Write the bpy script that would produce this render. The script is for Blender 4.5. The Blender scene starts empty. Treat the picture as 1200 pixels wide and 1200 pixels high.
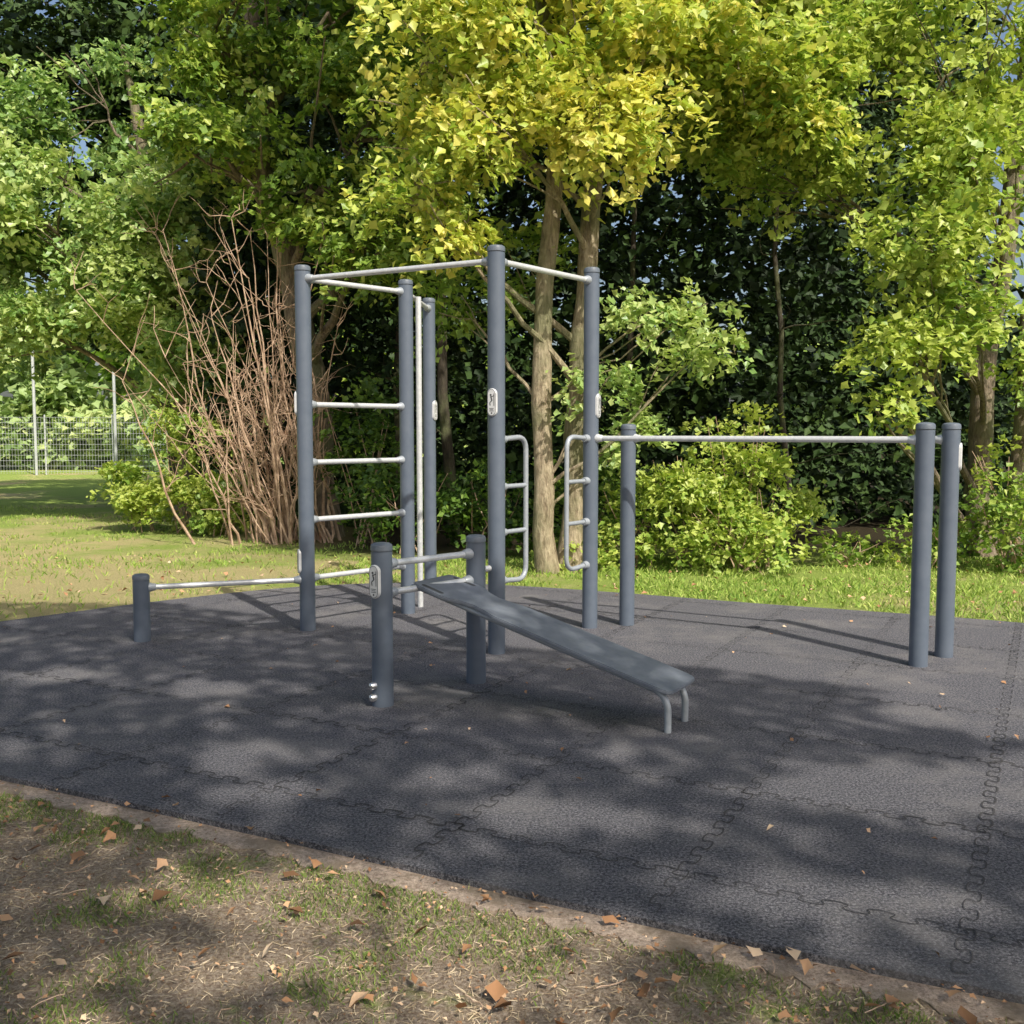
import bpy, math, random, bmesh
import numpy as np
from mathutils import Vector
random.seed(7); rng=np.random.default_rng(11)
S=bpy.context.scene
S.view_settings.view_transform='Standard'; S.view_settings.look='None'; S.view_settings.exposure=0
COL=S.collection
# ------------------------------------------------------------------ helpers
def new_mat(name):
    m=bpy.data.materials.new(name); m.use_nodes=True
    nt=m.node_tree; nt.nodes.clear()
    out=nt.nodes.new('ShaderNodeOutputMaterial'); return m,nt,out
def N(nt,t,**k):
    n=nt.nodes.new(t)
    for a,b in k.items(): setattr(n,a,b)
    return n
def ramp(nt,stops,src=None):
    r=N(nt,'ShaderNodeValToRGB'); cr=r.color_ramp
    while len(cr.elements)<len(stops): cr.elements.new(.5)
    for e,(p,c) in zip(cr.elements,stops):
        e.position=p; e.color=(c[0],c[1],c[2],1) if not isinstance(c,(int,float)) else (c,c,c,1)
    if src is not None: nt.links.new(src,r.inputs[0])
    return r.outputs[0]
def noise(nt,scale,detail=4,rough=.55,vec=None):
    n=N(nt,'ShaderNodeTexNoise'); n.inputs['Scale'].default_value=scale
    n.inputs['Detail'].default_value=detail; n.inputs['Roughness'].default_value=rough
    if vec is not None: nt.links.new(vec,n.inputs['Vector'])
    return n.outputs[0]
def mixc(nt,f,a,b,mode='MIX'):
    m=N(nt,'ShaderNodeMix',data_type='RGBA',blend_type=mode)
    for s,v in ((m.inputs[0],f),(m.inputs[6],a),(m.inputs[7],b)):
        if isinstance(v,(int,float)): s.default_value=v
        elif isinstance(v,tuple): s.default_value=(*v,1)
        else: nt.links.new(v,s)
    return m.outputs[2]
def coords(nt): return N(nt,'ShaderNodeTexCoord').outputs['Object']
def bump(nt,h,strength,dist):
    b=N(nt,'ShaderNodeBump'); b.inputs['Strength'].default_value=strength; b.inputs['Distance'].default_value=dist
    nt.links.new(h,b.inputs['Height']); return b.outputs[0]
def simple_mat(name,c1,c2,scale=20,rough=.5,metal=0,bmp=0,spec=.5):
    m,nt,out=new_mat(name); p=N(nt,'ShaderNodeBsdfPrincipled')
    v=coords(nt); n=noise(nt,scale,5,.6,v)
    nt.links.new(ramp(nt,[(.3,c1),(.72,c2)],n),p.inputs['Base Color'])
    p.inputs['Roughness'].default_value=rough; p.inputs['Metallic'].default_value=metal
    p.inputs['Specular IOR Level'].default_value=spec
    if bmp: nt.links.new(bump(nt,n,.6,bmp),p.inputs['Normal'])
    nt.links.new(p.outputs[0],out.inputs[0]); return m
def leaf_mat(name,cols,trans=.35,rough=.45,spec=.35):
    m,nt,out=new_mat(name)
    a=N(nt,'ShaderNodeAttribute',attribute_name='lv'); 
    c=ramp(nt,[(i/(len(cols)-1),x) for i,x in enumerate(cols)],a.outputs['Fac'])
    p=N(nt,'ShaderNodeBsdfPrincipled'); p.inputs['Roughness'].default_value=rough
    p.inputs['Specular IOR Level'].default_value=spec
    nt.links.new(c,p.inputs['Base Color'])
    if trans<=0:
        nt.links.new(p.outputs[0],out.inputs[0]); return m
    t=N(nt,'ShaderNodeBsdfTranslucent'); mx=N(nt,'ShaderNodeMixShader'); mx.inputs[0].default_value=trans
    nt.links.new(mixc(nt,.5,c,(.95,1.0,.3),'MULTIPLY'),t.inputs[0])
    nt.links.new(p.outputs[0],mx.inputs[1]); nt.links.new(t.outputs[0],mx.inputs[2])
    nt.links.new(mx.outputs[0],out.inputs[0]); return m
def empty(name,loc=(0,0,0)):
    e=bpy.data.objects.new(name,None); e.location=loc; COL.objects.link(e); e.empty_display_size=.2; return e
def mk(name,verts,faces,mat,parent=None,smooth=False):
    me=bpy.data.meshes.new(name); me.from_pydata([tuple(v) for v in verts],[],faces); me.update()
    if smooth: me.polygons.foreach_set('use_smooth',[True]*len(me.polygons))
    o=bpy.data.objects.new(name,me); COL.objects.link(o)
    if mat: me.materials.append(mat)
    if parent: o.parent=parent
    return o
def mk_np(name,verts,nper,mat,lv=None,parent=None,quads=None):
    n=len(verts)//nper; q=np.array(quads); k=q.shape[1]
    f=(q[None]+ (np.arange(n)*nper)[:,None,None]).reshape(-1)
    nf=n*len(q)
    me=bpy.data.meshes.new(name); me.vertices.add(len(verts)); me.vertices.foreach_set('co',verts.astype(np.float32).ravel())
    me.loops.add(nf*k); me.loops.foreach_set('vertex_index',f.astype(np.int32))
    me.polygons.add(nf); me.polygons.foreach_set('loop_start',(np.arange(nf)*k).astype(np.int32))
    me.update(calc_edges=True)
    if lv is not None:
        at=me.attributes.new('lv','FLOAT','POINT'); at.data.foreach_set('value',np.repeat(lv,nper).astype(np.float32))
    me.materials.append(mat)
    o=bpy.data.objects.new(name,me); COL.objects.link(o)
    if parent: o.parent=parent
    return o
class MB:
    def __init__(s): s.v=[]; s.f=[]
    def tube(s,pts,rad,seg=12,caps=True):
        pts=[Vector(p) for p in pts]; n=len(pts)
        if not hasattr(rad,'__len__'): rad=[rad]*n
        base=len(s.v); prev=None
        for i,p in enumerate(pts):
            d=(pts[min(i+1,n-1)]-pts[max(i-1,0)]).normalized()
            if prev is None:
                a=Vector((0,0,1)) if abs(d.z)<.9 else Vector((1,0,0))
                u=d.cross(a).normalized()
            else:
                u=(prev-d*prev.dot(d)).normalized()
            prev=u; w=d.cross(u)
            for k in range(seg):
                t=2*math.pi*k/seg; s.v.append(p+(u*math.cos(t)+w*math.sin(t))*rad[i])
        for i in range(n-1):
            for k in range(seg):
                a=base+i*seg+k; b=base+i*seg+(k+1)%seg
                s.f.append((a,b,b+seg,a+seg))
        if caps:
            s.f.append(tuple(base+k for k in range(seg))[::-1]); s.f.append(tuple(base+(n-1)*seg+k for k in range(seg)))
    def lathe(s,c,prof,seg=32):
        base=len(s.v)
        for r,z in prof:
            for k in range(seg):
                t=2*math.pi*k/seg; s.v.append(Vector((c[0]+r*math.cos(t),c[1]+r*math.sin(t),c[2]+z)))
        for i in range(len(prof)-1):
            for k in range(seg):
                a=base+i*seg+k; b=base+i*seg+(k+1)%seg
                s.f.append((a,b,b+seg,a+seg))
        s.f.append(tuple(base+(len(prof)-1)*seg+k for k in range(seg)))
    def obj(s,name,mat,parent=None,smooth=True,sharp=40):
        o=mk(name,s.v,s.f,mat,parent,False)
        if smooth:
            o.data.polygons.foreach_set('use_smooth',[True]*len(o.data.polygons))
            try: o.data.set_sharp_from_angle(angle=math.radians(sharp))
            except Exception: pass
        return o
def arc_path(pts,r=.06,n=6):
    P=[Vector(p) for p in pts]; out=[P[0]]
    for i in range(1,len(P)-1):
        a=(P[i-1]-P[i]); b=(P[i+1]-P[i]); rr=min(r,a.length*.49,b.length*.49)
        A=P[i]+a.normalized()*rr; B=P[i]+b.normalized()*rr
        for k in range(n+1):
            t=k/n; out.append(A*(1-t)**2+P[i]*2*t*(1-t)+B*t*t)
    out.append(P[-1]); return out
def inpoly(x,y,poly):
    x=np.asarray(x); y=np.asarray(y); c=np.zeros(x.shape,bool); j=len(poly)-1
    for i in range(len(poly)):
        xi,yi=poly[i]; xj,yj=poly[j]
        cond=((yi>y)!=(yj>y))&(x<(xj-xi)*(y-yi)/(yj-yi+1e-12)+xi); c^=cond; j=i
    return c
_w=rng.normal(size=(24,2)); _ph=rng.uniform(0,6.28,24)
def fbm(x,y,sc=1.0):
    s=0
    for i in range(24):
        a=1/(1+.12*i); k=(.6+.22*i)*sc
        d=_w[i]/np.linalg.norm(_w[i]); s=s+a*np.sin(k*(d[0]*x+d[1]*y)+_ph[i]+1.3*np.sin(.7*k*(d[1]*x-d[0]*y)+_ph[-i]))
    return s/3.2
# ------------------------------------------------------------------ camera / light
cam=bpy.data.cameras.new('camera'); cam.sensor_width=36; cam.lens=36; cam.clip_end=2000; cam.clip_start=.05
co=bpy.data.objects.new('camera',cam); COL.objects.link(co); co.location=(0,0,1.6)
co.rotation_euler=(math.radians(90-4.53),0,0); S.camera=co
EL=math.radians(46); sh=Vector((.5,-.866,0)).normalized()
tosun=Vector((sh.x*math.cos(EL),sh.y*math.cos(EL),math.sin(EL)))
sl=bpy.data.lights.new('sun','SUN'); sl.energy=5; sl.angle=math.radians(.6); sl.color=(1,.94,.83)
so=bpy.data.objects.new('sun',sl); COL.objects.link(so); so.rotation_euler=tosun.to_track_quat('Z','Y').to_euler(); so.location=(10,-15,20)
w=bpy.data.worlds.new('World'); S.world=w; w.use_nodes=True; nt=w.node_tree
sky=nt.nodes.new('ShaderNodeTexSky'); sky.sky_type='NISHITA'; sky.sun_disc=False
sky.sun_elevation=EL; sky.sun_rotation=math.radians(150); sky.dust_density=4
bg=nt.nodes['Background']; bg.inputs[1].default_value=.15; nt.links.new(sky.outputs[0],bg.inputs[0])
# ------------------------------------------------------------------ materials
M_post=simple_mat('slate_powder_coat',(.100,.125,.165),(.125,.15,.19),9,.36,0,0,.5)
M_cap=simple_mat('post_cap_plastic',(.11,.13,.16),(.14,.165,.2),15,.45)
M_tube=simple_mat('galvanised_tube',(.58,.60,.61),(.76,.77,.77),30,.36,.3)
M_grey=simple_mat('grey_painted_tube',(.32,.35,.38),(.40,.43,.46),30,.4,.2)
M_board=simple_mat('bench_board_hpl',(.14,.16,.195),(.20,.22,.255),14,.5,0,.0008)
M_plate=simple_mat('label_plate',(.68,.69,.69),(.78,.78,.78),20,.4,.2)
M_ink=simple_mat('label_print',(.04,.045,.05),(.06,.06,.065),20,.6)
M_bolt=simple_mat('stainless_bolt',(.6,.6,.6),(.75,.75,.75),20,.25,.9)
M_fence=simple_mat('fence_galvanised',(.48,.50,.51),(.60,.62,.62),6,.5,.2)
def bark(name,c1,c2):
    m,nt,out=new_mat(name); p=N(nt,'ShaderNodeBsdfPrincipled'); v=coords(nt)
    mp=N(nt,'ShaderNodeMapping'); mp.inputs['Scale'].default_value=(9,9,2.2); nt.links.new(v,mp.inputs[0])
    n=noise(nt,2.5,8,.7,mp.outputs[0]); n2=noise(nt,1.7,4,.6,v)
    c=ramp(nt,[(.34,c1),(.62,c2)],n); c=mixc(nt,ramp(nt,[(.45,0),(.62,.7)],n2),c,(.15,.17,.07))
    nt.links.new(c,p.inputs['Base Color']); p.inputs['Roughness'].default_value=.85
    nt.links.new(bump(nt,n,1,.06),p.inputs['Normal']); nt.links.new(p.outputs[0],out.inputs[0]); return m
M_bark=bark('bark_grey_brown',(.10,.07,.05),(.34,.27,.19))
M_barkp=bark('bark_pale',(.19,.14,.085),(.60,.50,.34))
M_bark_shaded=bark('bark_shaded',(.035,.028,.02),(.10,.08,.055))  # interior trunks: woodland shade painted into the bark colour
M_twig=simple_mat('dry_twig',(.24,.14,.085),(.68,.50,.36),8,.8)
L_yel=leaf_mat('leaf_yellow_green',[(.12,.22,.03),(.29,.43,.06),(.50,.61,.11),(.68,.71,.16),(.82,.74,.18)],.42,.42,.55)
L_mid=leaf_mat('leaf_mid_green',[(.06,.13,.022),(.16,.28,.045),(.31,.46,.08),(.54,.62,.14)],.40,.42,.5)
L_cool=leaf_mat('leaf_cool_green',[(.09,.18,.05),(.20,.35,.09),(.36,.52,.16),(.56,.66,.24)],.40,.38,.6)
L_shaded=leaf_mat('leaf_shaded_green',[(.010,.022,.007),(.020,.042,.012),(.038,.075,.018),(.07,.12,.028)],0,.6,.25)  # shade of the wood interior is put into this leaf colour
L_far=leaf_mat('leaf_far_green',[(.18,.28,.10),(.33,.46,.17),(.46,.58,.23),(.60,.66,.28)],.3)
L_grass=leaf_mat('grass_blades',[(.09,.16,.035),(.18,.27,.06),(.29,.37,.10),(.50,.47,.22)],.25,.6,.2)
L_grassf=leaf_mat('grass_blades_far',[(.13,.24,.04),(.26,.40,.07),(.42,.54,.12),(.60,.62,.22)],.25,.6,.2)
L_straw=leaf_mat('dry_grass_straw',[(.22,.16,.09),(.42,.32,.20),(.60,.48,.32),(.74,.62,.45)],0,.7,.2)
L_dead=leaf_mat('dead_leaf',[(.15,.08,.04),(.36,.19,.095),(.58,.34,.19),(.74,.56,.38)],0,.7,.2)
def rubber():
    m,nt,out=new_mat('rubber_mat'); p=N(nt,'ShaderNodeBsdfPrincipled'); v=coords(nt)
    fine=noise(nt,85,5,.9,v); mid=noise(nt,22,5,.7,v); big=noise(nt,1.1,7,.7,v)
    c=ramp(nt,[(.40,(.022,.023,.028)),(.5,(.098,.098,.115)),(.60,(.34,.33,.35))],fine)
    c=mixc(nt,ramp(nt,[(.48,0),(.70,.42)],mid),c,(.22,.21,.22))
    c=mixc(nt,ramp(nt,[(.50,0),(.66,.42)],big),c,(.32,.30,.285))
    nt.links.new(c,p.inputs['Base Color']); p.inputs['Roughness'].default_value=.85; p.inputs['Specular IOR Level'].default_value=.3
    nt.links.new(bump(nt,fine,1,.012),p.inputs['Normal']); nt.links.new(p.outputs[0],out.inputs[0]); return m
M_mat=rubber()
M_joint=simple_mat('mat_joint_gap',(.018,.018,.022),(.085,.08,.08),2.6,.95)
def edging():
    m,nt,out=new_mat('sandy_edge'); p=N(nt,'ShaderNodeBsdfPrincipled'); v=coords(nt)
    f=noise(nt,60,6,.85,v); b=noise(nt,4.5,6,.7,v)
    c=ramp(nt,[(.38,(.32,.225,.165)),(.6,(.78,.62,.49))],f)
    c=mixc(nt,ramp(nt,[(.48,0),(.60,.75)],b),c,(.30,.23,.155))
    nt.links.new(c,p.inputs['Base Color']); p.inputs['Roughness'].default_value=.95
    nt.links.new(bump(nt,f,1,.02),p.inputs['Normal']); nt.links.new(p.outputs[0],out.inputs[0]); return m
M_edge=edging()
def ground_m():
    m,nt,out=new_mat('lawn_ground'); p=N(nt,'ShaderNodeBsdfPrincipled'); v=coords(nt)
    f=noise(nt,75,8,.85,v); b=noise(nt,1.1,5,.65,v); b2=noise(nt,.33,5,.65,v); mid=noise(nt,9,6,.7,v)
    g=ramp(nt,[(.38,(.13,.20,.045)),(.5,(.32,.43,.09)),(.62,(.50,.58,.16))],f)
    d=ramp(nt,[(.38,(.22,.15,.105)),(.5,(.50,.38,.28)),(.62,(.84,.70,.55))],f)
    dry=ramp(nt,[(.38,(.34,.27,.12)),(.62,(.80,.68,.36))],f)
    sx=N(nt,'ShaderNodeSeparateXYZ'); nt.links.new(v,sx.inputs[0])
    m1=N(nt,'ShaderNodeMapRange'); nt.links.new(sx.outputs[0],m1.inputs[0]); m1.inputs[1].default_value=1.5; m1.inputs[2].default_value=-3; m1.inputs[3].default_value=-.02; m1.inputs[4].default_value=.12
    m4=N(nt,'ShaderNodeMapRange'); nt.links.new(sx.outputs[1],m4.inputs[0]); m4.inputs[1].default_value=15; m4.inputs[2].default_value=20; m4.inputs[3].default_value=0; m4.inputs[4].default_value=-.13
    m5=N(nt,'ShaderNodeMath',operation='ADD'); nt.links.new(m1.outputs[0],m5.inputs[0]); nt.links.new(m4.outputs[0],m5.inputs[1])
    m2=N(nt,'ShaderNodeMath',operation='ADD'); nt.links.new(b2,m2.inputs[0]); nt.links.new(m5.outputs[0],m2.inputs[1])
    m3=N(nt,'ShaderNodeMath',operation='MULTIPLY_ADD'); nt.links.new(mid,m3.inputs[0]); m3.inputs[1].default_value=.2; nt.links.new(m2.outputs[0],m3.inputs[2])
    g=mixc(nt,ramp(nt,[(.60,0),(.74,.9)],m3.outputs[0]),g,dry)
    mr=N(nt,'ShaderNodeMapRange'); nt.links.new(sx.outputs[1],mr.inputs[0])
    mr.inputs[1].default_value=3.6; mr.inputs[2].default_value=8; mr.inputs[3].default_value=.24; mr.inputs[4].default_value=-.12
    ad=N(nt,'ShaderNodeMath',operation='ADD'); nt.links.new(b,ad.inputs[0]); nt.links.new(mr.outputs[0],ad.inputs[1])
    a2=N(nt,'ShaderNodeMath',operation='MULTIPLY_ADD'); nt.links.new(mid,a2.inputs[0]); a2.inputs[1].default_value=.45; nt.links.new(ad.outputs[0],a2.inputs[2])
    c=mixc(nt,ramp(nt,[(.78,0),(.88,1)],a2.outputs[0]),g,d)
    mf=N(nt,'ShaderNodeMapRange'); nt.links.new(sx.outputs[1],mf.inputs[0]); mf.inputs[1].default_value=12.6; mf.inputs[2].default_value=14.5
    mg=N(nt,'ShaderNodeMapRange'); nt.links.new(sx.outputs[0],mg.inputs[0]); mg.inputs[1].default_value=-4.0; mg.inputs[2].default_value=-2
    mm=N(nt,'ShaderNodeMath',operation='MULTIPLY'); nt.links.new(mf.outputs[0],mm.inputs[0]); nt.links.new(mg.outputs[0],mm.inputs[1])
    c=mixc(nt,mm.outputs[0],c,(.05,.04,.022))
    nt.links.new(c,p.inputs['Base Color']); p.inputs['Roughness'].default_value=.95; p.inputs['Specular IOR Level'].default_value=.15
    nt.links.new(bump(nt,f,1,.035),p.inputs['Normal']); nt.links.new(p.outputs[0],out.inputs[0]); return m
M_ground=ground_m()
# ------------------------------------------------------------------ ground sheets
mk('ground',[(-400,-400,-.03),(400,-400,-.03),(400,500,-.03),(-400,500,-.03)],[(0,1,2,3)],M_ground)
ctrl=[(-2.38,4.66),(-1.02,4.0),(0,3.47),(.8,3.08),(1.45,2.79),(2.6,2.25),(4.2,2.0),(6,3.2),(6.9,5.2),(6.2,7.0),(4.28,8.46),(2.37,9.39),(1.2,10.0),(.1,10.5),(-1.0,10.75),(-2.235,10.43),(-3.37,9.53),(-4.31,8.53),(-5.4,7.5),(-5.7,6.5),(-4.4,5.6)]
def smooth_loop(c,n=8):
    out=[]; L=len(c)
    for i in range(L):
        p0,p1,p2,p3=[np.array(c[(i+k-1)%L]) for k in range(4)]
        for k in range(n):
            t=k/n; out.append(tuple(.5*((2*p1)+(-p0+p2)*t+(2*p0-5*p1+4*p2-p3)*t*t+(-p0+3*p1-3*p2+p3)*t**3)))
    return out
poly=smooth_loop(ctrl)
def offset(poly,d,jit=0):
    out=[];n=len(poly)
    for i in range(n):
        a=Vector(poly[i-1]);b=Vector(poly[(i+1)%n]); t=(b-a).normalized(); nn=Vector((t.y,-t.x))
        out.append(tuple(Vector(poly[i])+nn*(d+jit*math.sin(i*1.7)+jit*math.sin(i*.63))))
    return out
def slab(name,poly,z0,z1,mat):
    n=len(poly); v=[(x,y,z1) for x,y in poly]+[(x,y,z0) for x,y in poly]
    f=[tuple(range(n))]+[(i,i+n,(i+1)%n+n,(i+1)%n) for i in range(n)]
    return mk(name,v,f,mat)
slab('rubber_safety_surface',poly,-.04,0,M_mat)
poly2=smooth_loop(ctrl,24)
epoly=[]
for i,(x,y) in enumerate(offset(poly2,.12,0)):
    j=.018*math.sin(i*1.9)+.014*math.sin(i*.83+1)+random.uniform(-.010,.010)
    epoly.append((x-j*.4,y-j))
slab('sandy_border_path',epoly,-.05,-.024,M_edge)
g1=np.array((.885,-.465)); g1/=np.linalg.norm(g1); g2=np.array((-g1[1],g1[0]))
jv=[]; inner=offset(poly,-.05)
def joint(p0,d,n,L):
    T=.15; s=np.arange(0,L,.0075); ph=2*np.pi*s/T
    a=s-.021*np.sin(2*ph); o=.026*np.sin(ph)
    P=p0[None]+a[:,None]*d+o[:,None]*n
    t=np.gradient(P,axis=0); t/=np.linalg.norm(t,axis=1)[:,None]+1e-9; nn=np.stack([-t[:,1],t[:,0]],1)
    hw=.0027+.0012*fbm(P[:,0],P[:,1],2.2)[:,None]; hw=np.clip(hw,.0015,.0042)
    A=P+nn*hw; B=P-nn*hw
    ok=inpoly(P[:-1,0],P[:-1,1],inner)&inpoly(P[1:,0],P[1:,1],inner)
    q=np.stack([A[:-1],B[:-1],B[1:],A[1:]],1)[ok].reshape(-1,2)
    jv.append(q)
o0=np.array((-1.0,3.0))+g2*.33
for i in range(-12,16):
    joint(o0+g2*(i*.95+.02*math.sin(i*3))-g1*9,g1,g2,20)
    joint(o0+g1*(i*.95+.2)-g2*9,g2,g1,20)
q=np.concatenate(jv); q=np.concatenate([q,np.full((len(q),1),.0035)],1)
jo=mk_np('mat_joint_lines',q,4,M_joint,None,None,[[0,1,2,3]])
jo.parent=bpy.data.objects['rubber_safety_surface']
# ------------------------------------------------------------------ fitness equipment
R=.062
def post(name,x,y,H,parent,mat=None):
    b=MB(); b.lathe((x,y,-.02),[(R,0),(R,H-.035)]); b.f.pop()
    b.lathe((x,y,-.02),[(R*.93,H-.036),(R*.93,H-.028)]); b.f.pop()
    o=b.obj(name,M_post,parent)
    c=MB(); c.lathe((x,y,-.02),[(R*.9,H-.028),(R*1.03,H-.028),(R*1.03,H-.006),(R*.97,H+.006),(R*.75,H+.014),(R*.3,H+.018),(0.001,H+.019)]); c.obj(name+'_cap',M_cap,parent)
P=dict(L=(-1.646,8.163),C=(-.111,7.301),R=(.635,8.27),B=(-.915,8.93),D=(-.815,10.15),S=(-2.825,7.73),
       P1=(2.777,6.90),P2=(3.075,7.19),P3=(.95,8.38),Q1=(-.755,5.89),Q2=(-.229,6.44))
def bar(b,k,a,c,z1,z2,r=.021,mat=None,ra=R,rc=R):
    A=Vector((*a,z1)); C=Vector((*c,z2)); d=(C-A).normalized()
    s=A+d*(ra-.01); e=C-d*(rc-.01)
    b.tube([s,e],r,14)
    for p,dd in ((s,d),(e,-d)):
        k.tube([p,p+dd*.016,p+dd*.03,p+dd*.05,p+dd*.056],[.036,.036,.03,.027,.022],16)
rig=empty('calisthenics_rig')
for n in 'LCRBD': post('tall_post_'+n.lower(),*P[n],2.9,rig)
b=MB(); k=MB()
bar(b,k,P['L'],P['C'],2.79,2.79); bar(b,k,P['L'],P['B'],2.79,2.79); bar(b,k,P['C'],P['R'],2.79,2.79); bar(b,k,P['B'],P['D'],2.79,2.79)
for z in (.42,.89,1.35,1.81): bar(b,k,P['L'],P['B'],z,z)
C=Vector((*P['C'],.62)); d=Vector((-.8,-.6,0)).normalized()
b.tube([C+d*.05,C+d*.16],.022,14); k.tube([C+d*.15,C+d*.175],[.027,.027],14)
b.obj('rungs_and_bars',M_tube,rig); k.obj('bar_collars',M_grey,rig)
b=MB(); b.tube([(-.835,9.25,-.02),(-.835,9.25,2.79)],.026,16); b.obj('climbing_pole',M_tube,rig)
def handle(p,dirv,out,name):
    b=MB(); k=MB(); d=Vector((*dirv,0)).normalized(); p=Vector((*p,0))
    path=arc_path([p+d*.05+Vector((0,0,1.54)),p+d*out+Vector((0,0,1.56)),p+d*out+Vector((0,0,.50)),p+d*.05+Vector((0,0,.52))],.11,8)
    b.tube(path,.019,14)
    for z in (.87,1.2):
        b.tube([p+d*.05+Vector((0,0,z)),p+d*(out)+Vector((0,0,z))],.017,12)
    for z in (1.54,.52,.87,1.2):
        k.tube([p+d*.05+Vector((0,0,z)),p+d*.1+Vector((0,0,z))],[.034,.027],14)
    b.obj(name,M_grey,rig); k.obj(name+'_collars',M_grey,rig)
cr=(P['R'][0]-P['C'][0],P['R'][1]-P['C'][1])
handle(P['C'],cr,.35,'handle_ladder_a'); handle(P['R'],(-cr[0],-cr[1]),.34,'handle_ladder_b')
pb=empty('parallel_bars')
for n in ('P1','P2','P3'): post('post_'+n.lower(),*P[n],1.66,pb)
b=MB(); k=MB(); bar(b,k,P['R'],P['P1'],1.54,1.54,.022); bar(b,k,P['P3'],P['P2'],1.54,1.54,.022)
b.obj('bars',M_tube,pb); k.obj('bar_collars_parallel',M_tube,pb)
lb=empty('low_push_up_bar'); post('short_post',*P['S'],.52,lb)
b=MB(); k=MB(); bar(b,k,P['S'],P['L'],.41,.41,.021); b.obj('low_bar',M_tube,lb); k.obj('low_bar_collars',M_grey,lb)
ib=empty('incline_sit_up_bench')
post('bench_post_a',*P['Q1'],.96,ib); post('bench_post_b',*P['Q2'],.95,ib)
b=MB(); k=MB(); bar(b,k,P['Q1'],P['Q2'],.83,.83,.02); bar(b,k,P['Q1'],P['Q2'],.66,.66,.02)
b.obj('ankle_bars',M_tube,ib); k.obj('ankle_bar_collars',M_grey,ib)
T=Vector((-.50,6.27,.685)); E=Vector((.925,5.43,.225)); ax=(E-T).normalized(); hx=Vector((ax.x,ax.y,0)).normalized()
wv=Vector((-hx.y,hx.x,0)); nv=ax.cross(wv).normalized(); nv=nv if nv.z>0 else -nv
Lb=(E-T).length
def bd(s,wd,h): return T+ax*s+wv*wd+nv*h
half=[(0,.12),(.0,.18),(.02,.205),(.05,.215),(.22,.225),(.28,.21),(.34,.17),(.42,.15),(.50,.165),(.58,.19),(Lb-.3,.205),(Lb-.06,.205),(Lb-.02,.195),(Lb,.17),(Lb+.004,.10)]
out=[(s,wd) for s,wd in half]+[(s,-wd) for s,wd in half[::-1]]
bm=bmesh.new(); th=.022
top=[bm.verts.new(bd(s,wd,th/2)) for s,wd in out]; fa=bm.faces.new(top)
ex=bmesh.ops.extrude_face_region(bm,geom=[fa]); 
for v in [g for g in ex['geom'] if isinstance(g,bmesh.types.BMVert)]: v.co-=nv*th
bmesh.ops.recalc_face_normals(bm,faces=bm.faces)
bmesh.ops.bevel(bm,geom=[e for e in bm.edges if abs((e.verts[0].co-e.verts[1].co).dot(nv))<1e-5],offset=.005,segments=2,affect='EDGES')
me=bpy.data.meshes.new('board'); bm.to_mesh(me); bm.free(); me.materials.append(M_board)
o=bpy.data.objects.new('board',me); COL.objects.link(o); o.parent=ib
b=MB()
for sgn in (1,-1):
    base=len(b.v)
    for i in range(17):
        t=math.pi*i/16-math.pi/2
        b.v.append(bd(.20+.016*math.cos(t),sgn*.175+.016*math.sin(t),th/2+.0015))
    for i in range(17):
        t=math.pi*i/16+math.pi/2
        b.v.append(bd(.07+.016*math.cos(t),sgn*.17+.016*math.sin(t),th/2+.0015))
    b.f.append(tuple(range(base,base+34)))
b.obj('grip_slots',M_ink,ib,False)
b=MB()
for sgn in (1,-1):
    w0=sgn*.125
    top=bd(Lb-.05,w0,-.035); foot=Vector((top.x+hx.x*.02,top.y+hx.y*.02,-.02))
    b.tube(arc_path([bd(.0,w0,-.03),bd(Lb-.08,w0,-.032),foot+Vector((0,0,.17)),foot],.07,8),.019,14)
b.tube([bd(.02,-.125,-.03),bd(.02,.125,-.03)],.018,12); b.tube([bd(Lb-.25,-.125,-.03),bd(Lb-.25,.125,-.03)],.015,12)
for w0 in (-.13,.13): b.tube([bd(.0,w0,-.03),Vector((T.x+wv.x*w0-hx.x*.05,T.y+wv.y*w0-hx.y*.05,.66))],.016,12)
b.obj('bench_frame',M_grey,ib)
b=MB(); n=Vector((-.72,-.69,0)).normalized()
for z in (.055,.125):
    p=Vector((*P['Q1'],z))+n*(R-.006); b.tube([p,p+n*.02,p+n*.034,p+n*.04],[.024,.024,.018,.006],12)
b.obj('stop_bolts',M_bolt,ib)
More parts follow.
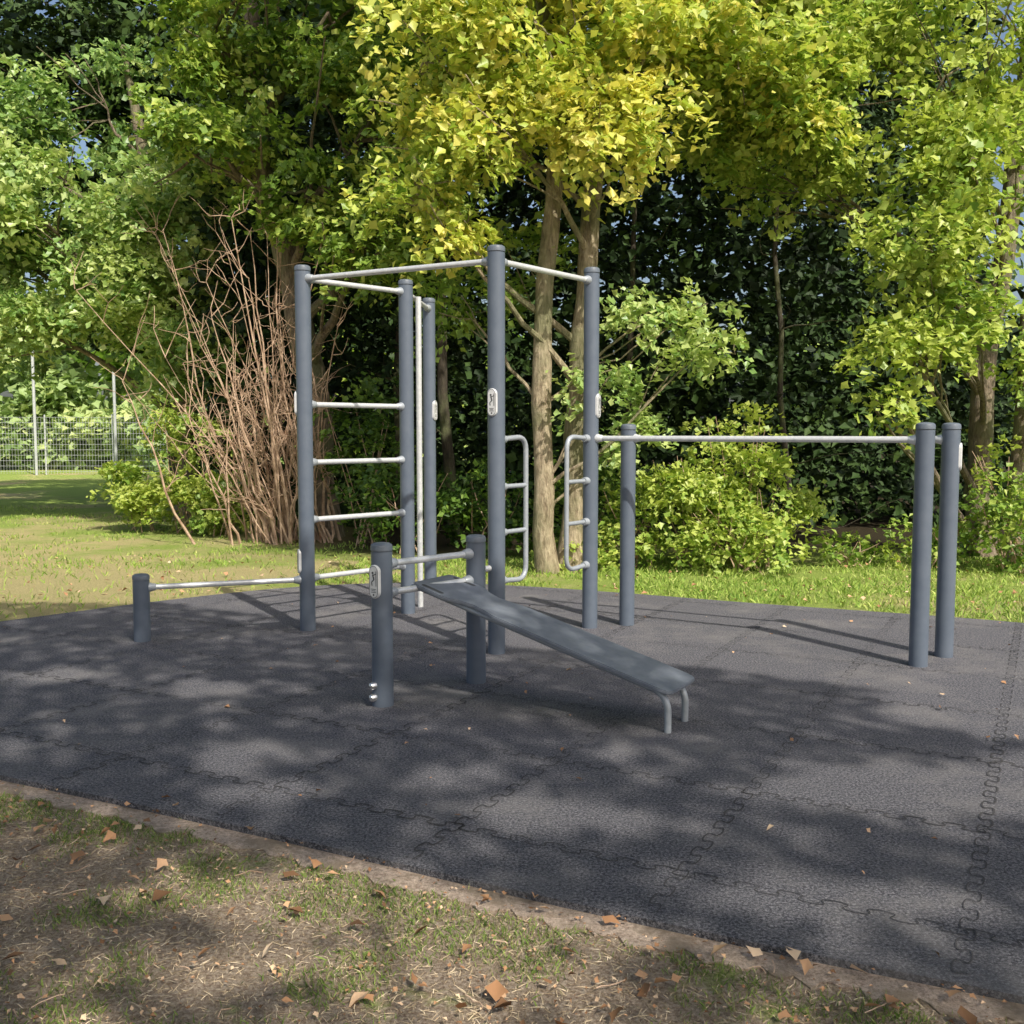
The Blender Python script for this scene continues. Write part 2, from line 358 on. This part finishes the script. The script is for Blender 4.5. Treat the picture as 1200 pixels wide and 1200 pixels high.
def plate(pc,z,n,parent,hh=.098,ww=.036,name='instruction_plate'):
    n=Vector((*n,0)).normalized(); t=Vector((-n.y,n.x,0)); up=Vector((0,0,1))
    c=Vector((*pc,z))+n*(R+.004)
    pts=[]
    for i in range(13): a=math.pi*i/12; pts.append((ww*math.cos(a),hh-ww+ww*math.sin(a)))
    for i in range(13): a=math.pi+math.pi*i/12; pts.append((ww*math.cos(a),-(hh-ww)+ww*math.sin(a)))
    b=MB(); m=len(pts)
    for s,off in ((1.0,-.022),(1.0,.002),(.93,.006)):
        for x,y in pts: b.v.append(c+t*x*s+up*y*(s if s<1 else 1)+n*off)
    for j in range(2):
        for i in range(m):
            a=j*m+i; bb=j*m+(i+1)%m; b.f.append((a,bb,bb+m,a+m))
    b.f.append(tuple(range(2*m,3*m))); b.obj(name,M_plate,parent,False)
    g=MB()
    def disc(x,y,r):
        base=len(g.v)
        for i in range(12): a=2*math.pi*i/12; g.v.append(c+t*(x+r*math.cos(a))+up*(y+r*math.sin(a))+n*.0078)
        g.f.append(tuple(range(base,base+12)))
    def line(x0,y0,x1,y1,wd):
        d=Vector((x1-x0,y1-y0)).normalized(); q=Vector((-d.y,d.x))*wd; base=len(g.v)
        for x,y in ((x0-q.x,y0-q.y),(x0+q.x,y0+q.y),(x1+q.x,y1+q.y),(x1-q.x,y1-q.y)): g.v.append(c+t*x+up*y+n*.0078)
        g.f.append((base,base+1,base+2,base+3))
    disc(-.006,.052,.007); line(-.006,.043,.004,.012,.0045); line(.004,.014,-.014,-.002,.003); line(-.014,-.003,-.010,-.022,.003)
    line(-.003,.038,.017,.046,.0025); line(.019,.062,.019,-.025,.0022)
    for i,wd in enumerate((.018,.014,.018)): line(-wd,-.042-.009*i,wd,-.042-.009*i,.0016)
    disc(0,-.075,.006)
    for i in range(m):
        x0,y0=pts[i];x1,y1=pts[(i+1)%m]; line(x0*.84,y0*.94,x1*.84,y1*.94,.0013)
    g.obj(name+'_print',M_ink,parent,False)
plate(P['Q1'],.735,(-.55,-.83),ib); plate(P['C'],1.80,(-.45,-.89),rig)
plate(P['L'],.56,(-.93,-.36),rig); plate(P['L'],1.82,(-.97,.2),rig); plate(P['R'],1.80,(.9,-.42),rig)
plate(P['D'],1.8,(.9,-.4),rig); plate(P['P2'],1.42,(.95,-.3),pb)
# ------------------------------------------------------------------ leaves
TQ=[[0,1,2,3],[0,3,4,5]]
def leaf_verts(c,n,s,fold=None,wd=None):
    n=n/np.linalg.norm(n,axis=1)[:,None]; m=len(c)
    t=rng.normal(size=(m,3)); t-=n*(t*n).sum(1)[:,None]; t/=np.linalg.norm(t,axis=1)[:,None]; b=np.cross(n,t)
    W=rng.uniform(.26,.56,m)[:,None] if wd is None else np.full((m,1),wd)
    F=rng.uniform(-.08,.26,m)[:,None] if fold is None else np.full((m,1),fold)
    sk=rng.uniform(-.18,.18,m)[:,None]; dr=rng.uniform(-.3,.05,m)[:,None]
    tp=[(-.5,0,0,0),(-.1,1,1,0),(.14,.5,.5,0),(.55,0,0,1),(.14,-.5,.5,0),(-.1,-1,1,0)]
    V=np.stack([c+(t*(a+sk*w_)+b*(w_*W)+n*(f*F+q*dr))*s[:,None] for a,w_,f,q in tp],1)
    return V.reshape(-1,3)
def split(blobs):
    out=[]
    for (cx,cy,cz,rx,ry,rz,ns,ls) in blobs:
        if ns<70: out.append((cx,cy,cz,rx,ry,rz,ns,ls)); continue
        k=int(3+ns/36)
        for j in range(k):
            d=rng.normal(size=3); d/=np.linalg.norm(d); q=rng.uniform(.45,.92)
            f=rng.uniform(.28,.48)
            out.append((cx+d[0]*rx*q,cy+d[1]*ry*q,cz+d[2]*rz*q,rx*f,ry*f,rz*f*.6,int(ns*.78/k)+1,ls+rng.uniform(-.18,.20)))
        out.append((cx,cy,cz,rx,ry,rz,int(ns*.14),ls-.1))
    return out
def sprays(blobs,per,size,spr_len=.42,lvbase=.5):
    Cs=[];Ns=[];Sz=[];Lv=[]
    for (cx,cy,cz,rx,ry,rz,ns,ls) in split(blobs):
        d=rng.normal(size=(ns,3)); d/=np.linalg.norm(d,axis=1)[:,None]
        rad=(.35+.65*rng.random(ns)**.6)*(1+.22*np.sin(3*d[:,0]+cx*5)*np.cos(3.3*d[:,2]+cz)+.15*np.sin(7*d[:,1]+5*d[:,2]+cy))
        sc=np.array((cx,cy,cz))+d*rad[:,None]*np.array((rx,ry,rz))
        axd=d*np.array((1,1,.35))+rng.normal(size=(ns,3))*.35; axd[:,2]-=.3; axd/=np.linalg.norm(axd,axis=1)[:,None]
        up=np.array((.08,-.25,1.))+d*.5+rng.normal(size=(ns,3))*.3; up-=axd*(up*axd).sum(1)[:,None]; up/=np.linalg.norm(up,axis=1)[:,None]
        side=np.cross(axd,up); hv=np.clip(rng.normal(lvbase+ls,.15,ns),0,1)
        u=rng.random((ns,per)); v=rng.normal(size=(ns,per))*.38*(.35+1-u*.8); ww=rng.normal(size=(ns,per))*.12-.25*(u**2)
        L=spr_len*rng.uniform(.55,1.4,ns)[:,None,None]
        p=sc[:,None]+L*(axd[:,None]*(u[...,None]-.3)+side[:,None]*v[...,None]*.8+up[:,None]*ww[...,None])
        nn=up[:,None]+rng.normal(size=(ns,per,3))*.45
        Cs.append(p.reshape(-1,3));Ns.append(nn.reshape(-1,3)); Sz.append(rng.uniform(.5,1.4,ns*per)*size)
        Lv.append(np.clip(np.repeat(hv,per)+rng.normal(0,.18,ns*per),0,1))
    return np.concatenate(Cs),np.concatenate(Ns),np.concatenate(Sz),np.concatenate(Lv)
def foliage(name,blobs,per,size,mat,parent=None,spr_len=.42,keep=None,lvbase=.5):
    c,n,s,l=sprays(blobs,per,size,spr_len,lvbase)
    ok=c[:,2]>.0
    if keep is not None: ok&=keep(c)
    c,n,s,l=c[ok],n[ok],s[ok],l[ok]
    return mk_np(name,leaf_verts(c,n,s),6,mat,l,parent,TQ)
def wiggle(a,b,n,amp,r):
    a=Vector(a);b=Vector(b); pts=[]; off=Vector((0,0,0))
    for i in range(n+1):
        t=i/n; off+=Vector((r.uniform(-1,1),r.uniform(-1,1),r.uniform(-1,1)))*amp
        pts.append(a.lerp(b,t)+off*(math.sin(math.pi*min(t+.1,1))))
    return pts
def tree(name,trunk,rad,blobs,mat_b,leafs,seed,limb=True,twigs=7,lr=.45):
    r=random.Random(seed); e=empty(name); b=MB()
    pts=[];rr=[]
    for i in range(len(trunk)-1):
        for k in range(5):
            t=k/5; p=Vector(trunk[i]).lerp(Vector(trunk[i+1]),t)
            pts.append(p+Vector((r.uniform(-1,1),r.uniform(-1,1),0))*rad[i]*.22); rr.append((rad[i]*(1-t)+rad[i+1]*t)*r.uniform(.92,1.08))
    pts.append(Vector(trunk[-1])); rr.append(rad[-1]); rr[0]*=1.35
    b.tube(pts,rr,14)
    if limb:
        for bl in blobs:
            c=Vector(bl[:3])
            cand=[(abs((p.z+.9+.3*(Vector((p.x-c.x,p.y-c.y)).length))-c.z),i) for i,p in enumerate(pts)]; i=min(cand)[1]
            lp=wiggle(pts[i],c,7,.07,r); n=len(lp); R0=min(rr[i]*lr,.09)
            b.tube(lp,[R0*(1-.75*q/(n-1)) for q in range(n)],8)
            for _ in range(twigs):
                q=r.randint(2,n-1); e_=c+Vector((r.uniform(-1,1)*bl[3],r.uniform(-1,1)*bl[4],r.uniform(-1,1)*bl[5]))*.85
                tp=wiggle(lp[q],e_,5,.05,r); b.tube(tp,[R0*.28*(1-.7*z/5) +.003 for z in range(6)],5)
    b.obj('trunk_and_limbs',mat_b,e)
    for i,(bls,per,size,mt,sl,lvb) in enumerate(leafs): foliage('foliage_%d'%i,bls,per,size,mt,e,sl,None,lvb)
    return e
cblobs=[(-.95,11.5,5.6,1.0,1.1,1.2,170,.1),(.25,11.2,5.9,1.1,1.2,1.35,210,.15),(1.5,11.4,5.75,1.1,1.1,1.15,190,.1),(-.2,10.9,4.75,.6,.6,.5,46,.1),
        (1.0,10.9,4.8,.8,.6,.5,56,.2),(-1.0,11.2,4.2,.5,.5,.35,26,0),(-.7,11.0,3.75,.35,.35,.25,12,.1),(.3,12.6,8.0,2.4,1.4,1.2,160,0),(2.7,11.6,6.3,1.2,1.2,1.4,200,.0)]
tree('maple_tree',[(.72,11.9,-.05),(.78,11.9,2.6),(1.0,11.9,5.1),(1.1,12,7.5),(1.0,12,9)],[.15,.125,.11,.09,.03],cblobs,M_barkp,[(cblobs,34,.105,L_yel,.5,.58)],1,lr=.35)
bb=[(1.55,11.6,2.95,.7,.4,.3,26,.1),(2.2,11.5,2.55,.5,.35,.25,18,.2),(1.0,11.4,2.1,.4,.3,.3,14,0),(1.3,11.7,1.6,.4,.4,.5,18,0)]
bb2=[(-.6,12.3,3.2,.5,.5,.5,22,0),(.2,12.2,3.6,.6,.5,.4,16,0),(-1.3,12.6,7.8,1.6,1.3,1.1,90,0)]
tree('maple_tree',[(.39,11.7,-.05),(.32,11.7,2.4),(.5,11.8,4.6),(.3,12,7),(.1,12,8.6)],[.12,.11,.10,.07,.03],bb+bb2,M_barkp,[(bb,32,.09,L_cool,.4,.8),(bb2,34,.10,L_mid,.5,.6)],2,twigs=4,lr=.22)
ab=[(-4.2,14.8,5.7,1.1,1.0,.8,100,.1),(-2.9,14.8,5.0,1.1,1.0,.9,100,.0),(-4.2,15.0,7.3,1.3,1.1,.9,120,.05),(-2.6,15.0,7.5,1.6,1.2,1.1,160,.05),(-1.7,14.4,6.2,1.3,1.2,1.2,160,.1),(-1.9,14.3,4.0,.8,.7,.5,44,.05),(-1.3,14.2,5.0,.8,.7,.6,60,.1)]
tree('oak_tree',[(-2.87,15.8,-.05),(-3.0,15.8,2.2),(-3.36,15.8,3.9),(-3.8,15.8,5.6),(-3.95,15.8,8.3)],[.24,.2,.19,.17,.10],ab,M_bark,[(ab,34,.115,L_mid,.5,.6)],3,lr=.6)
fb=[(-8.0,17.6,5.2,1.6,1.2,1.3,230,.1),(-6.4,17.4,4.2,1.3,1.1,1.2,190,.15),(-9.0,18,3.7,1.6,1.1,1.1,190,.1),(-5.7,17.0,5.6,1.3,1.0,1.0,140,.1),(-7.2,18.6,7.4,1.8,1.3,1.0,100,-.1),(-9.8,18.5,7.0,1.5,1.3,1.3,140,-.05),(-5.4,17.0,2.9,.9,.8,.8,90,.05),(-10.0,18.5,5.2,1.3,1.1,1.2,120,.1)]
fd=[(-6.5,21,8.8,3,1.5,2.4,260,-.1),(-10.5,21.5,8.8,2.8,1.5,2.6,280,-.1),(-7,21,5,3,1.2,2.5,200,-.1),(-8.5,23,11,4,1.5,2.2,260,-.1),(-4,20.5,10,2.6,1.3,1.6,160,-.1),(-4.6,20.5,8.6,1.8,1.0,1.4,90,-.1)]
tree('lime_tree',[(-6.0,19.0,-.05),(-6.1,19.0,3),(-6.6,19.0,6),(-7.0,19.0,8.5)],[.2,.17,.13,.05],fb,M_bark,[(fb,34,.125,L_cool,.6,.65)],4,lr=.4)
tree('lime_tree',[(-7.2,22,-.05),(-7.2,22,3),(-7.4,22,6),(-7.4,22,10)],[.2,.17,.14,.05],fd,M_bark_shaded,[(fd,26,.20,L_shaded,.75,.8)],14)
rb=[(3.8,12.3,6.3,1.2,1.1,1.3,170,.1),(4.9,11.9,5.6,1.2,1.0,1.2,170,.15),(4.5,11.3,3.7,.7,.6,.6,56,.15),(4.3,11.2,2.6,.55,.5,.35,30,.2),(5.1,11.6,3.0,.5,.6,.6,40,.05),(5.9,12.2,6.2,.5,1.0,1.0,50,.05),(3.3,12.8,4.7,1.0,.9,.6,80,.1),(5.0,11.4,4.5,.6,.6,.5,46,.1),(4.4,12.8,7.8,2.2,1.3,.9,130,0),(4.1,11.0,1.9,.3,.3,.15,8,.2),(2.6,12.6,5.3,.7,.7,.5,50,.1)]
tree('field_maple_tree',[(6.15,13.4,-.05),(6.1,13.4,2.0),(6.35,13.4,4.2),(6.6,13.4,7),(6.6,13.4,9)],[.17,.15,.13,.1,.04],rb,M_bark,[(rb,34,.098,L_mid,.48,.85)],5,lr=.3)
sb=[(6.35,12.2,2.4,.35,.5,.8,26,.1),(6.5,12.2,4.3,.35,.7,.5,18,.1),(6.6,12.4,6.6,.4,.7,.4,14,0)]
tree('young_maple_tree',[(6.2,12.6,-.05),(6.25,12.6,3.0),(6.6,12.6,6),(6.9,12.6,9)],[.09,.075,.06,.02],sb,M_bark,[(sb,30,.10,L_mid,.45,.7)],6)
for i,(x,y,rr_) in enumerate([(-.9,16.2,.10),(4.4,16,.05),(-1.9,17,.08),(1.9,17,.06)]):
    b=MB(); pts=wiggle((x,y,-.05),(x+random.uniform(-.8,.8),y,9),8,.12,random); b.tube(pts,[rr_*(1-.6*q/8) for q in range(9)],10)
    for _ in range(14):
        q=random.randint(0,6); p=pts[q]; dd=Vector((random.uniform(-1.6,1.6),random.uniform(-1.4,.1),random.uniform(-.5,.9)))
        b.tube(wiggle(p,p+dd,6,.07,random),[.014-.002*z for z in range(7)],5)
    b.obj('woodland_tree',M_bark_shaded)
def bush(name,blobs,per,size,mat,lvb,seed,sl=.32):
    r=random.Random(seed); e=empty(name); b=MB()
    for bl in blobs:
        for _ in range(7):
            a=(bl[0]+r.uniform(-.25,.25),bl[1]+r.uniform(-.2,.2),-.03)
            t=(bl[0]+r.uniform(-1,1)*bl[3]*.8,bl[1]+r.uniform(-1,1)*bl[4]*.6,bl[2]+r.uniform(.1,.8)*bl[5])
            b.tube(wiggle(a,t,5,.04,r),[.012-.0017*z for z in range(6)],5)
    b.obj('stems',M_twig,e); foliage('foliage',blobs,per,size,mat,e,sl,None,lvb)
bush('hornbeam_bush',[(2.1,12.0,.75,.75,.6,.75,95,.1),(3.0,12.1,.75,.6,.6,.75,85,.1),(2.6,11.7,.45,.8,.5,.4,60,.0),(1.4,12.1,.6,.5,.5,.6,45,-.1),(2.7,12.3,1.5,.5,.5,.35,22,.1),(1.0,11.9,.25,.5,.3,.3,26,0)],30,.075,L_mid,.9,21)
bush('bramble_bush',[(6.0,11.6,.5,.7,.5,.55,60,0),(5.1,12.2,.3,.6,.5,.25,26,0),(4.1,12.3,.2,.5,.4,.18,16,0),(5.7,11.8,.9,.5,.5,.6,34,.1)],28,.07,L_mid,.65,22)
bush('hazel_bush',[(-5.2,16.2,.6,.8,.7,.6,90,.1),(-6.0,16.6,.6,.7,.7,.6,80,.1),(-4.5,15.9,.45,.6,.5,.45,50,-.05),(-5.2,16.6,1.6,.6,.7,.5,36,0)],30,.09,L_mid,.85,23)
bush('elder_bush',[(-1.3,13.6,.6,.9,.6,.6,60,-.2),(-.3,13.2,.6,.7,.6,.6,46,-.1),(.9,13.2,.8,.7,.6,.8,60,0),(-2.0,14.5,1.5,.8,.7,.9,60,-.1)],28,.08,L_mid,.3,24)
# bare twig shrub
r=random.Random(5); b=MB()
def stem(i):
    a=Vector((-3.35+r.gauss(0,.38),14.9+r.uniform(-.4,.4),-.03)); H=r.uniform(1.8,4.9)*(1 if i%3 else .6); ang=r.gauss(-.14,.21)
    t=a+Vector((H*math.sin(ang),r.uniform(-.5,.3),H*math.cos(ang))); pts=wiggle(a,t,8,.08,r); r0=r.uniform(.009,.026)
    b.tube(pts,[r0*(1-.75*q/8) for q in range(9)],6)
    for _ in range(6):
        q=r.randint(3,8); p=pts[q]; dd=Vector((r.uniform(-.6,.6),r.uniform(-.4,.4),r.uniform(0,1.0)))*r.uniform(.4,1.1)
        tw=wiggle(p,p+dd,4,.05,r); b.tube(tw,[.007-.001*z for z in range(5)],5)
        p=tw[2]; dd=Vector((r.uniform(-.4,.4),r.uniform(-.3,.3),r.uniform(-.1,.4))); b.tube(wiggle(p,p+dd,3,.03,r),[.004,.004,.003,.002],4)
for i in range(64): stem(i)
b.obj('bare_twig_shrub',M_twig)
def vol(name,n,xr,yr,zr,size,mat,keep=None,parent=None,lvm=.5):
    c=np.stack([rng.uniform(*xr,n),rng.uniform(*yr,n),rng.uniform(*zr,n)],1)
    cl=fbm(c[:,0]*1.0+c[:,1]*.3,c[:,2]*1.1,1.1); c[:,1]+=cl*.5
    ok=np.ones(n,bool)
    if keep is not None: ok=keep(c)
    c=c[ok]; n=len(c); nn=rng.normal(size=(n,3))*.55+np.array((0,-.5,.7))
    lv=np.clip(lvm+.25*cl[ok]+rng.normal(0,.18,n),0,1)
    return mk_np(name,leaf_verts(c,nn,rng.uniform(.6,1.3,n)*size),6,mat,lv,parent,TQ)
wd=empty('woodland_mass')
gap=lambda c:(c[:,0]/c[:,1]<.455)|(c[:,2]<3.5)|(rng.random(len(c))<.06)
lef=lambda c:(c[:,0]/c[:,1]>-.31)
vol('understorey',42000,(-5.6,10),(16.5,20),(0,8.5),.18,L_shaded,lambda c:lef(c)&gap(c),wd)
vol('deep_wood',17000,(-9,14),(24,27),(0,15),.47,L_shaded,lambda c:lef(c)&gap(c),wd)
vol('upper_canopy',8000,(-3,6.4),(14,17),(7.6,11),.28,L_mid,gap,wd)
ft=[]
for i in range(26):
    ft.append((-34+i*1.15+random.uniform(-.6,.6),45+random.uniform(-2,3),random.uniform(1.5,13),2.6,2,2.4,100,random.uniform(-.25,.2)))
for i in range(16): ft.append((-32+i*1.4,43+random.uniform(-1,1),1.4,1.5,1.2,1.5,69,random.uniform(-.1,.3)))
foliage('distant_trees',ft,17,.40,L_far,None,1.1)
ft=[(-60+i*4.5,75+random.uniform(-4,4),random.uniform(2,10),5,4,5,70,random.uniform(-.2,.1)) for i in range(34)]
foliage('distant_treeline',ft,15,1.2,L_mid,None,2.4)
fe=empty('mesh_panel_fence'); b=MB(); FY=38
x=-26
while x<-12.2: b.tube([(x,FY,0),(x,FY,2.1)],.005,4,False); x+=.11
for i in range(11): b.tube([(-26,FY,.1+i*.2),(-12.2,FY,.1+i*.2)],.006,4,False)
b.obj('wire_mesh',M_fence,fe)
b=MB()
x=-24.8
while x<-12: b.tube([(x,FY+.05,-.05),(x,FY+.05,2.2)],.03,8); x+=2.5
b.obj('fence_posts',M_fence,fe)
for x,h in ((-17.55,4.5),(-14.6,3.9),(-21,4.3)):
    b=MB(); b.tube([(x,FY-.2,-.05),(x,FY-.2,h)],.055,10); b.tube([(x,FY-.2,h),(x,FY-.2,h+.06)],[.07,.04],10); b.obj('ball_stop_post',M_fence)
# ------------------------------------------------------------------ tree behind the camera (casts the dappled shade)
ct=math.cos(EL)/math.sin(EL)
def shade(x,y):
    lim=9.0-(x+2.5)*.58
    s=np.where(y<lim,1.05,-1.0)
    s=np.where((x>1.0)&(y>2.6),s-.80*(x-1.0),s)
    s=np.where(y<3.42-.5*x,s-.42,s)
    s=s+.42*fbm(x,y,1.25)+.22*fbm(x+3,y-5,4.5)
    for (cx,cy,rx,ry) in ((1.9,6.35,.45,.18),(1.95,5.1,.6,.16),(1.3,5.6,.5,.5),(1.9,3.7,.5,.22),(1.2,2.95,.4,.12)):
        s=s+1.2*np.exp(-(((x-cx)/rx)**2+((y-cy)/ry)**2))
    for (cx,cy,rx,ry) in ((-1.32,5.0,.26,.2),(-1.15,4.4,.3,.13),(.25,4.15,.30,.16),(1.3,4.45,.34,.17),(1.1,3.4,.4,.16),(2.3,4.4,.8,.22),(-.8,3.45,.6,.13),(-.95,2.95,.35,.12),(-.1,2.87,.2,.14),(.3,2.5,.35,.1),(-2.6,4.2,.3,.12),(-1.4,2.6,.3,.1),(-3.0,6.6,.3,.2),(-1.9,6.3,.3,.15),(.5,5.0,.12,.1),(-.3,4.7,.14,.08)):
        s=s-2.2*np.exp(-(((x-cx)/rx)**2+((y-cy)/ry)**2))
    return s
n=42000; gx=rng.uniform(-9,4.5,n); gy=rng.uniform(-3,9.6,n); sv=shade(gx,gy)
ok=(sv>.15)|(rng.random(n)<.015); ok&=rng.random(n)<np.clip(.3+sv,0,1); gx,gy=gx[ok],gy[ok]; n=len(gx)
h=rng.uniform(6.5,11,n); c=np.stack([gx+h*sh.x*ct,gy+h*sh.y*ct,h],1)
nn=rng.normal(size=(n,3))*.5+np.array((0,0,1)); 
bt=empty('shade_tree')
mk_np('foliage',leaf_verts(c,nn,rng.uniform(.10,.19,n),.12,.46),6,L_mid,np.clip(rng.normal(.5,.2,n),0,1),bt,TQ)
b=MB(); r=random.Random(9)
tr=[(2.6,-4.5,-.05),(2.6,-4.4,2.5),(2.4,-4,5),(2.0,-3.2,8)]; b.tube(tr,[.3,.24,.2,.06],14)
for i in range(16):
    j=r.randrange(n); b.tube(wiggle((2.5,-4.2,r.uniform(3,6)),c[j],7,.1,r),[.05-.006*q for q in range(8)],7)
b.obj('trunk_and_limbs',M_bark,bt)
# ------------------------------------------------------------------ grass and litter
def blades(n,xr,yr,hgt,wid,dens=None,name='lawn_grass',mat=None,lean=.5,avoid=epoly):
    x=rng.uniform(*xr,n); y=rng.uniform(*yr,n); ok=~inpoly(x,y,avoid)
    nz=fbm(x,y,2.4)+.4*fbm(x+7,y,7)
    if dens is not None: ok&=dens(x,y,nz)
    x,y,nz=x[ok],y[ok],nz[ok]; n=len(x); a=rng.uniform(0,6.28,n); hh=hgt*rng.uniform(.4,1.3,n)
    ln=rng.normal(0,lean,(n,2))*hgt; dx=np.cos(a)*wid; dy=np.sin(a)*wid; z0=-.030
    A=np.stack([x-dx,y-dy,np.full(n,z0)],1);B=np.stack([x+dx,y+dy,np.full(n,z0)],1)
    C=np.stack([x+ln[:,0]*.4+dx*.6,y+ln[:,1]*.4+dy*.6,z0+hh*.6],1);E_=np.stack([x+ln[:,0],y+ln[:,1],z0+hh],1)
    V=np.stack([A,B,C,E_],1).reshape(-1,3)
    lv=np.clip(rng.normal(.5,.24,n)-.1*nz,0,1)
    mk_np(name,V,4,mat or L_grass,lv,None,[[0,1,2,3]])
nearf=lambda x,y:(np.abs(x)<y*.56+.1)
edge_d=lambda x,y:(3.47-.5*x)-y
blades(150000,(-2.9,2.2),(1.7,5.2),.021,.0019,lambda x,y,z:(z+.45*np.exp(-((edge_d(x,y)-.30)/.25)**2)>.32+rng.normal(0,.24,len(z)))&nearf(x,y))
blades(2600,(-2.9,2.2),(1.7,5.2),.024,.0019,lambda x,y,z:(z>.1)&(edge_d(x,y)<.3)&nearf(x,y),avoid=poly)
blades(70000,(-2.9,2.2),(1.7,5.2),.008,.0016,lambda x,y,z:nearf(x,y),'dry_grass_thatch',L_straw,2.6)
blades(60000,(-8,8),(8.3,13.0),.055,.006,lambda x,y,z:(z>-.6+rng.normal(0,.3,len(z)))&((x>-2.2)|(rng.random(len(x))<.10))&(np.abs(x)<y*.56),'lawn_grass',L_grassf)
blades(22000,(-13,-2),(12,22),.05,.009,lambda x,y,z:(z>.25+rng.normal(0,.3,len(z)))&(np.abs(x)<y*.56),'lawn_grass',L_grassf)
def litter(name,n,xr,yr,smin,smax,on_mat,z):
    x=rng.uniform(*xr,n); y=rng.uniform(*yr,n); k=inpoly(x,y,poly)==on_mat; x,y=x[k],y[k]; n=len(x)
    c=np.stack([x,y,np.full(n,z)+rng.uniform(0,.01,n)],1); nn=np.array((0,0,1))+rng.normal(size=(n,3))*.35
    mk_np(name,leaf_verts(c,nn,rng.uniform(smin,1,n)**1.3*smax),6,L_dead,rng.random(n),None,TQ)
litter('fallen_leaves',620,(-3,2.4),(1.6,5.2),.3,.075,False,-.004)
litter('fallen_leaves',6500,(-3,2.4),(1.6,5.2),.2,.022,False,-.014)
litter('fallen_leaves',170,(-5,5),(3,10),.3,.04,True,.008)
litter('fallen_leaves',600,(-6,7),(9,13),.3,.07,False,.01)
b=MB()
for i in range(60):
    x=r.uniform(-2,1.5); y=r.uniform(2.0,3.9)
    if inpoly([x],[y],poly)[0]: continue
    a=r.uniform(0,3.14); l=r.uniform(.03,.11); b.tube(wiggle((x,y,-.010),(x+l*math.cos(a),y+l*math.sin(a),-.004),4,.006,r),.002,5)
b.obj('fallen_twigs',M_twig)
